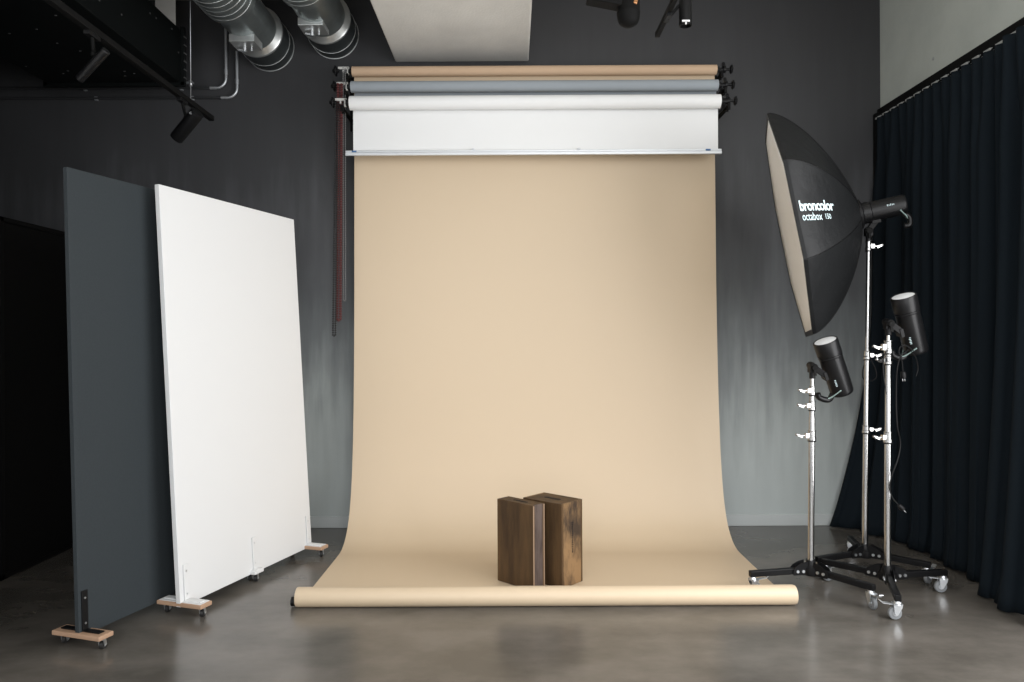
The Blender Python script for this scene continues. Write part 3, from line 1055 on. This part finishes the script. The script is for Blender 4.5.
# ------------------------------------------------------------------ flash heads
def flash_head(label, rear, front, mount, r, bare=True, af=0.42):
    """cylinder from rear to front; mount = top of the stand"""
    rear, front, mount = V(rear), V(front), V(mount)
    d = (front - rear); L = d.length; d.normalize()
    t = thing('flash_head', label, 'flash head', mount, 'black flash heads')
    b = BM()
    if bare:
        prof = [(r * 0.90, 0.0), (r * 0.97, 0.008), (r, 0.02), (r, L * 0.70), (r * 1.04, L * 0.705), (r * 1.04, L * 0.72), (r, L * 0.722), (r, L * 0.74),
                (r * 1.06, L * 0.745), (r * 1.06, L * 0.985), (r * 1.02, L), (r * 0.93, L), (r * 0.93, L - 0.014)]
    else:
        prof = [(r * 0.90, 0.0), (r * 0.98, 0.008), (r, 0.02), (r, L * 0.80), (r * 1.08, L * 0.82), (r * 1.08, L)]
    lathe(b, rear, d, prof, 40)
    body = obj('body', b, M['head_black'], t, bevel=0.0015)
    if bare:
        b = BM()
        lathe(b, rear + d * (L - 0.013), d, [(r * 0.93, 0), (r * 0.93, 0.010), (r * 0.6, 0.014), (0, 0.016)], 32)
        obj('glass_cover', b, M['glass_frost'], t)
    # sideways directions
    tm = mount - rear
    dn = (tm - d * tm.dot(d))
    if dn.length < 0.01:
        dn = V((0, 0, -1)) - d * (-d.z)
    dn.normalize()                                  # from the body axis towards the stand
    sw = d.cross(dn).normalized()
    # grip at the rear: a slanted black fin with a pale inlay
    g0 = rear + dn * (r * 0.55) + d * 0.035
    g1 = rear + dn * (r * 2.05) - d * 0.004 + (d * 0.03 if bare else V((0, 0, 0)))
    b = BM()
    tube(b, spline([rear + dn * r * 0.8 + d * 0.02, rear + dn * r * 1.35 - d * 0.008, g1, g1 + d * 0.028 + dn * 0.002], 5), 0.017, 10)
    gr = obj('handle', b, M['head_black'], t)
    b = BM()
    for s in (-1, 1):
        tube(b, [p + sw * s * 0.010 for p in spline([rear + dn * r * 0.4 + d * 0.045 + sw * s * r * 0.80, rear + dn * r * 1.3 + d * 0.004, g1 + d * 0.004, g1 + d * 0.026], 6)], 0.0040, 8)
    obj('inlay', b, M['grey_plastic'], gr)
    # yoke clamp between body and stand
    b = BM()
    att = rear + d * (L * af) + dn * (r * 0.95)
    up = V((0, 0, 1))
    j = mount + V((0, 0, 0.036))
    cyl(b, mount - V((0, 0, 0.035)), mount + V((0, 0, 0.03)), 0.017, seg=16)
    bar(b, mount + V((0, 0, 0.0)), j + V((0, 0, 0.012)), 0.042, 0.040, up=V((0, 1, 0)))
    cyl(b, j - sw * 0.030, j + sw * 0.030, 0.022, seg=20)
    for s in (-1, 1):
        bar(b, j + sw * s * 0.022, att + sw * s * 0.022, 0.010, 0.032, up=dn.cross(sw) + V((0, 0, 0.01)))
    bar(b, att - sw * 0.03, att + sw * 0.03, 0.03, 0.05, up=d)
    obj('tilt_bracket', b, M['black'], t, bevel=0.002)
    b = BM()
    for s in (-1, 1):
        lathe(b, j + sw * s * 0.028, sw * s, [(0.018, 0), (0.020, 0.006), (0.016, 0.014), (0, 0.015)], 16)
    cyl(b, j - sw * 0.030, j + sw * 0.030, 0.010, seg=12)
    bar(b, j + sw * 0.034, j + sw * 0.040 - V((0, 0, 0.045)), 0.008, 0.014, up=V((1, 0, 0)))
    obj('lock_lever', b, M['black_matte'], t)
    # small pale print on the side that faces the room
    view = (V((0, 0, 1.45)) - rear).normalized()
    vf = (view - d * view.dot(d)).normalized()
    b = BM()
    sd = d.cross(vf).normalized()
    for k in range(5):
        p = rear + d * (0.075 + 0.009 * k) + (vf * math.cos(0.25) - sd * math.sin(0.25) * (1 if bare else -1)) * (r * 1.004)
        bar(b, p - sd * (0.004 + 0.002 * (k % 2)), p + sd * (0.004 + 0.002 * (k % 3)), 0.0035, 0.0012, up=vf)
    obj('print_mark', b, M['mark'], body)
    return t


# head on the front stand
Ym = 4.215
flash_head('black cylindrical flash head on the shortest stand, pointing up',
           (atX(844.5, Ym), Ym + 0.03, atZ(395, Ym)), (atX(822.5, Ym), Ym - 0.035, atZ(342, Ym)), (1.717 + 0.016, Ym, atZ(374, Ym)), 0.065)
Ym = 4.112
flash_head('black cylindrical flash head on the middle-height stand, before the curtain',
           (atX(919.5, Ym), Ym + 0.03, atZ(354, Ym)), (atX(900, Ym), Ym - 0.035, atZ(298, Ym)), (2.108 + 0.012, Ym, atZ(331, Ym)), 0.064)
hr = apex - n * 0.265
flash_head('black flash head plugged into the back of the softbox', hr, apex - n * 0.018, (SX + 0.035, SY, atZ(238, SY)), 0.062, bare=False, af=0.72)


# ------------------------------------------------------------------ cables on the stands
def cable(label, pts, r=0.0032, plug=None):
    b = BM()
    P = spline(pts, 7)
    tube(b, P, r, 6)
    t = obj('power_cable', b, M['black'], at=P[0])
    tag(t, label, 'cable')
    if plug:
        b = BM()
        e = P[-1]; d = (P[-1] - P[-4]).normalized()
        lathe(b, e, d, [(0.004, -0.004), (0.012, 0), (0.015, 0.018), (0.013, 0.034)], 12)
        pl = obj('plug', b, M['black'], t)
        b = BM()
        x, y, z = frame_from(d)
        for s in (-1, 1):
            cyl(b, e + d * 0.034 + x * s * 0.006, e + d * 0.052 + x * s * 0.006, 0.0022, seg=8)
        obj('plug_pin', b, M['steel'], pl)


Yc = 4.10


def pp(x, y, Y=Yc):
    return (atX(x, Y), Y, atZ(y, Y))


cable('thin black cable trailing down the thick middle stand to its foot', [pp(908, 352, 4.08), pp(901, 358, 4.06), pp(897, 372, 4.07), pp(896, 400, 4.08), pp(897, 428, 4.08), pp(900, 445, 4.09), pp(897, 462, 4.08), pp(891, 478, 4.08), pp(889, 490, 4.08), pp(892, 500, 4.07), pp(898, 507, 4.06)], 0.0036, True)
cable('black cable looped at the top of the middle stand with hanging plug', [pp(915, 354, 4.07), pp(905, 347, 4.05), pp(899, 352, 4.05), pp(902, 364, 4.05), pp(903, 374, 4.05)], 0.003, True)
cable('black cable coiled round the collar of the tall softbox stand', [pp(875, 357, 4.58), pp(868, 361, 4.58), pp(863, 370, 4.58), pp(863, 380, 4.58), pp(869, 383, 4.57), pp(876, 379, 4.56), pp(875, 370, 4.56), pp(871, 361, 4.56), pp(874, 354, 4.57), pp(884, 352, 4.50)], 0.0034)
cable('thin black lead hanging left of the middle stand', [pp(888, 352, 4.08), pp(884, 358, 4.06), pp(883, 372, 4.06), pp(885, 388, 4.06), pp(886, 396, 4.06)], 0.0026)
cable('thin black lead hanging beneath the head on the middle stand', [pp(911, 353, 4.06), pp(916, 360, 4.06), pp(918, 370, 4.07), pp(916, 378, 4.07)], 0.0026)


# ------------------------------------------------------------------ spiral ducts with dampers
def duct(label, cx, cz, r, group, up=0.012, dx=0.0):
    t = thing('ventilation_duct', label, 'duct', (cx, WY, cz), group)
    y_end, y_fl, y_sp = WY, 5.41, 4.86
    # near-wall dark length with raised seams
    b = BM()
    prof = [(r, 0)]
    for yy in (0.115,):
        prof += [(r, yy - 0.004), (r + 0.004, yy), (r, yy + 0.004)]
    prof += [(r, y_end - y_fl)]
    lathe(b, (cx, y_end, cz), (0, -1, 0), prof, 56, cap=False)
    obj('wall_sleeve', b, M['galv_dark'], t)
    b = BM()
    for yy in (0.006, 0.115):
        lathe(b, (cx, y_end, cz), (0, -1, 0), [(r - 0.001, yy - 0.0028), (r + 0.0045, yy - 0.002), (r + 0.0045, yy + 0.002), (r - 0.001, yy + 0.0028)], 56, cap=False)
    obj('seam_band', b, M['seam'], t)
    # bright flange cone and narrower damper body
    b = BM()
    lathe(b, (cx, y_fl + 0.012, cz), (0, -1, 0), [(r * 0.9, 0.0), (r + 0.003, 0.001), (r + 0.003, 0.022), (r * 0.97, 0.030), (r * 0.86, 0.062), (r * 0.84, 0.066)], 56, cap=False)
    obj('flange', b, M['seam'], t)
    b = BM()
    lathe(b, (cx, y_fl - 0.04, cz), (0, -1, 0), [(r * 0.85, 0.0), (r * 0.85, y_fl - y_sp - 0.02)], 56, cap=False)
    obj('damper_body', b, M['galv'], t)
    # spiral wound length with its raised seam
    b = BM()
    L = y_sp - 1.2
    lathe(b, (cx, y_sp, cz), (0, -1, 0), [(r * 0.88, 0.0), (r, 0.001), (r, L)], 56)
    sp = obj('spiral_pipe', b, M['galv'], t)
    b = BM()
    N = 56
    turns = int((L - 0.05) / 0.062)
    tube(b, [(cx + (r + 0.001) * math.cos(2 * PI * k / N), y_sp - 0.012 - 0.062 * k / N, cz + (r + 0.001) * math.sin(2 * PI * k / N)) for k in range(N * turns)], 0.0017, 5)
    obj('seam', b, M['seam'], sp)
    # actuator box under the damper
    b = BM()
    bx, by, bz = cx - 0.005 + dx, 5.195, cz - r - 0.005 + up
    box(b, (bx, by, bz + 0.012), (0.178, 0.17, 0.055))
    ab = obj('actuator_box', b, M['seam'], t, bevel=0.003)
    b = BM()
    cyl(b, (bx - 0.02, by + 0.03, bz - 0.016), (bx - 0.02, by + 0.03, bz - 0.045), 0.014, seg=14)
    bar(b, (bx - 0.065, by + 0.03, bz - 0.030), (bx - 0.005, by + 0.03, bz - 0.040), 0.022, 0.012)
    cyl(b, (bx + 0.030, by + 0.03, bz - 0.016), (bx + 0.030, by + 0.03, bz - 0.040), 0.007, seg=10)
    obj('damper_lever', b, M['steel'], ab)


duct('round spiral metal duct entering wall, left of the two', -1.878, 3.753, 0.187, 'spiral ducts under the ceiling')
duct('round spiral metal duct entering wall, nearer the concrete beam', -1.374, 3.847, 0.187, 'spiral ducts under the ceiling', 0.030, -0.022)

# ------------------------------------------------------------------ big black box duct, upper left
t = thing('rectangular_duct', 'big black rectangular duct under the ceiling in the upper left', 'duct', (-2.92, 5.4, 3.36))
b = BM(); box(b, (-2.92, 4.29, 3.56), (0.98, 2.22, 0.39)); obj('duct_body', b, M['box_black'], t, bevel=0.004)
for yy in (5.385,):
    b = BM()
    for s in (-1, 1):
        box(b, (-2.92 + s * 0.505, yy, 3.56), (0.03, 0.03, 0.43))
    box(b, (-2.92, yy, 3.355), (1.04, 0.03, 0.03))
    obj('flange', b, M['box_black'], t, bevel=0.002)
rnd = random.Random(5)
def rivet(c_, s_):
    b = BM(); box(b, c_, s_); obj('rivet', b, M['spec_tape'], t)
for k in range(30):
    x = rnd.uniform(-3.35, -2.5); y = rnd.uniform(3.3, 5.3)
    rivet((x, y, 3.3635), (0.012, 0.006, 0.004))
for k in range(22):
    y = rnd.uniform(3.6, 5.36); z = rnd.uniform(3.4, 3.72)
    rivet((-2.4285, y, z), (0.004, 0.010, 0.010))
for k in range(6):
    rivet((-2.400, 5.385, 3.40 + 0.06 * k), (0.008, 0.034, 0.008))
t = thing('duct_hanger', 'hanger rod and pale concrete-coloured plate beside the black duct under ceiling', 'hanger', (-2.42, 5.45, 3.9))
b = BM()
box(b, (-2.57, 5.44, 3.95), (0.15, 0.004, 0.34))
obj('ceiling_patch', b, M['concrete'], t)  # plate added for the pale sliver of concrete ceiling above the duct
b = BM()
cyl(b, (-2.385, 5.44, 4.09), (-2.385, 5.44, 3.37), 0.004, seg=8)
obj('rod', b, M['pipe'], t)
b = BM()
cyl(b, (-2.385, 5.44, 3.40), (-2.385, 5.44, 3.36), 0.013, seg=8)
box(b, (-2.40, 5.44, 3.385), (0.07, 0.02, 0.012))
obj('nut', b, M['steel'], t)


# ------------------------------------------------------------------ conduits on the back wall
def conduit(label, xv, ytop, yh, R_):
    Yp = WY - 0.022
    t = thing('conduit', label, 'conduit', (atX(xv, Yp), Yp, atZ(yh, Yp)), 'conduits on the back wall')
    X = atX(xv, Yp); Z = atZ(yh, Yp)
    b = BM(); cyl(b, (X, Yp, atZ(ytop, Yp)), (X, Yp, Z + R_), 0.0115, seg=12); obj('riser', b, M['pipe'], t)
    b = BM()
    tube(b, [(X - R_ + R_ * math.cos(a), Yp, Z + R_ - R_ * math.sin(a)) for a in [k * PI / 16 for k in range(9)]], 0.0105, 10)
    obj('elbow', b, M['pipe'], t)
    b = BM(); cyl(b, (X - R_, Yp, Z), (LX + 0.01, Yp, Z), 0.0085, seg=12); obj('run', b, M['pipe_dark'], t)
    b = BM()
    cyl(b, (X - R_, Yp, Z), (X - R_ - 0.05, Yp, Z), 0.012, seg=12)
    cyl(b, (X, Yp, Z + R_ + 0.03), (X, Yp, Z + R_ + 0.07), 0.0145, seg=12)
    for xx in (X - 0.35, X - 1.1):
        box(b, (xx, Yp + 0.010, Z), (0.022, 0.022, 0.03))
    obj('coupling', b, M['pipe'], t, bevel=0.002)


conduit('silver conduit bending to the left, rising behind the spiral duct', 227.3, 18, 86.5, 0.075)
conduit('silver conduit bending to the left, lower of two horizontal runs', 238.3, 50, 96.3, 0.075)

# ------------------------------------------------------------------ lighting tracks and spotlights
TZ = 2.985
TX = -2.052
t = thing('lighting_track', 'black ceiling lighting track at upper left, hung on a wire', 'lighting track', (TX, 5.0, TZ), 'suspended lighting tracks')
b = BM(); box(b, (TX, 3.1, TZ), (0.036, 3.8, 0.034)); obj('rail', b, M['black_matte'], t, bevel=0.004)
b = BM(); box(b, (TX, 4.997, TZ), (0.040, 0.02, 0.038)); obj('end_cap', b, M['black'], t, bevel=0.006)
b = BM(); cyl(b, (TX, 4.68, TZ + 0.01), (TX, 4.68, CZ), 0.0022, seg=6); cyl(b, (TX, 2.6, TZ + 0.01), (TX, 2.6, CZ), 0.0022, seg=6)
obj('suspension_wire', b, M['pipe'], t)


def spotlight(label, track_pt, joint, tail, face, r, m=None):
    """tail..face = body axis ends"""
    track_pt, joint, tail, face = V(track_pt), V(joint), V(tail), V(face)
    t = thing('track_spotlight', label, 'spotlight', track_pt, 'black track spotlights')
    d = face - tail; L = d.length; d.normalize()
    b = BM()
    box(b, track_pt - V((0, 0, 0.022)), (0.030, 0.10, 0.022))
    obj('adapter', b, M['black'], t, bevel=0.003)
    b = BM()
    tube(b, [track_pt - V((0, 0, 0.03)), (track_pt - V((0, 0, 0.03))).lerp(joint, 0.5), joint], 0.009, 10)
    sphere(b, joint, 0.014, 12)
    obj('arm', b, M['black_matte'], t)
    b = BM()
    lathe(b, tail, d, [(r * 0.85, 0), (r * 0.97, 0.003), (r, 0.01), (r, L - 0.006), (r * 0.97, L), (r * 0.86, L), (r * 0.86, L - 0.02)], 32)
    obj('lamp_body', b, m or M['black'], t)
    b = BM()
    lathe(b, tail + d * (L - 0.022), d, [(r * 0.86, 0), (r * 0.80, 0.004), (0, 0.006)], 24)
    obj('lens', b, M['hole'], t)
    return t


# far one, near the end of the left track
Ys = 4.56
s1 = spotlight('black spotlight hanging from far end of left lighting track', (TX, Ys, TZ - 0.005), (atX(187, Ys), Ys, atZ(116, Ys)),
          (atX(200, Ys), Ys - 0.02, atZ(112, Ys)), (atX(173, Ys), Ys + 0.06, atZ(134, Ys)), 0.042)
b = BM()
cc = V((atX(196, Ys), Ys - 0.052, atZ(115, Ys) + 0.006))
box(b, cc, (0.024, 0.006, 0.010)); box(b, cc, (0.008, 0.006, 0.018))
obj('bright_mark', b, M['steel'], s1)
Ys = 3.58
s2 = spotlight('slim dark grey spotlight below the big black duct', (TX, Ys, TZ - 0.005), (atX(95, Ys), Ys, atZ(52, Ys)),
          (atX(110, Ys), Ys - 0.02, atZ(50, Ys)), (atX(77, Ys), Ys + 0.03, atZ(75, Ys)), 0.021, M['head_black'])
b = BM()
box(b, (TX - 0.002, Ys - 0.02, TZ + 0.004), (0.012, 0.05, 0.022))
obj('release_tab', b, M['silver_paint'], s2)

# right-hand track
TZ2 = 3.40
Y0 = 4.66
TX2 = atX(659, Y0)
t = thing('lighting_track', 'black ceiling lighting track at top, right of the concrete beam', 'lighting track', (TX2, Y0, TZ2), 'suspended lighting tracks')
b = BM(); box(b, (TX2, 2.9, TZ2), (0.030, 3.5, 0.032)); obj('rail', b, M['black_matte'], t, bevel=0.004)
b = BM(); box(b, (TX2, 4.655, TZ2), (0.034, 0.02, 0.036)); obj('end_cap', b, M['black'], t, bevel=0.005)
b = BM()
for yy in (4.2, 2.4):
    cyl(b, (TX2, yy, TZ2 + 0.01), (TX2, yy, CZ), 0.0022, seg=6)
obj('suspension_wire', b, M['pipe'], t)
Ys = 4.35
s3 = spotlight('black spotlight pointing straight down beside the right lighting track', (TX2, Ys, TZ2 - 0.005), (atX(683, Ys) , Ys, TZ2 + 0.06),
          (atX(687, Ys), Ys, TZ2 + 0.20), (atX(687, Ys), Ys, atZ(27, Ys)), 0.038)
b = BM()
c = V((atX(686, Ys), Ys - 0.038, atZ(24.5, Ys)))
box(b, c, (0.045, 0.006, 0.010)); box(b, c + V((0, 0, -0.010)), (0.008, 0.006, 0.020))
obj('bright_mark', b, M['lens'], s3)  # white pieces paint the glare of the lens at the lower end
# projector-like lamp with copper reflector
Ys = 4.3
xL = atX(628, Ys)
t = thing('ceiling_lamp', 'stubby dark ceiling lamp with a copper glint at the top', 'lamp', (xL, Ys, 3.4))
b = BM()
zb = atZ(28, Ys)
r = 0.067
lathe(b, (xL + 0.012, Ys, zb), (0, 0, 1), [(0, 0), (r * 0.45, 0.006), (r * 0.8, 0.022), (r * 0.95, 0.045), (r, 0.075), (r * 1.02, 0.078), (r * 1.02, 0.090), (r, 0.093), (r, 0.26)], 32)
body = obj('lamp_body', b, M['black_matte'], t)
b = BM()
bar(b, (xL - 0.23, Ys, zb + 0.185), (xL + 0.02, Ys, zb + 0.135), 0.10, 0.07)
obj('side_arm', b, M['black_matte'], t, bevel=0.01)
b = BM()
bar(b, (xL + 0.040, Ys - 0.058, zb + 0.11), (xL + 0.062, Ys - 0.050, zb + 0.185), 0.024, 0.02, up=V((0, 1, 0)))
obj('reflector', b, M['copper'], body, bevel=0.006)
b = BM()
cyl(b, (xL - 0.02, Ys, zb + 0.24), (xL - 0.02, Ys, CZ), 0.012, seg=12)
obj('drop_rod', b, M['black_matte'], t)
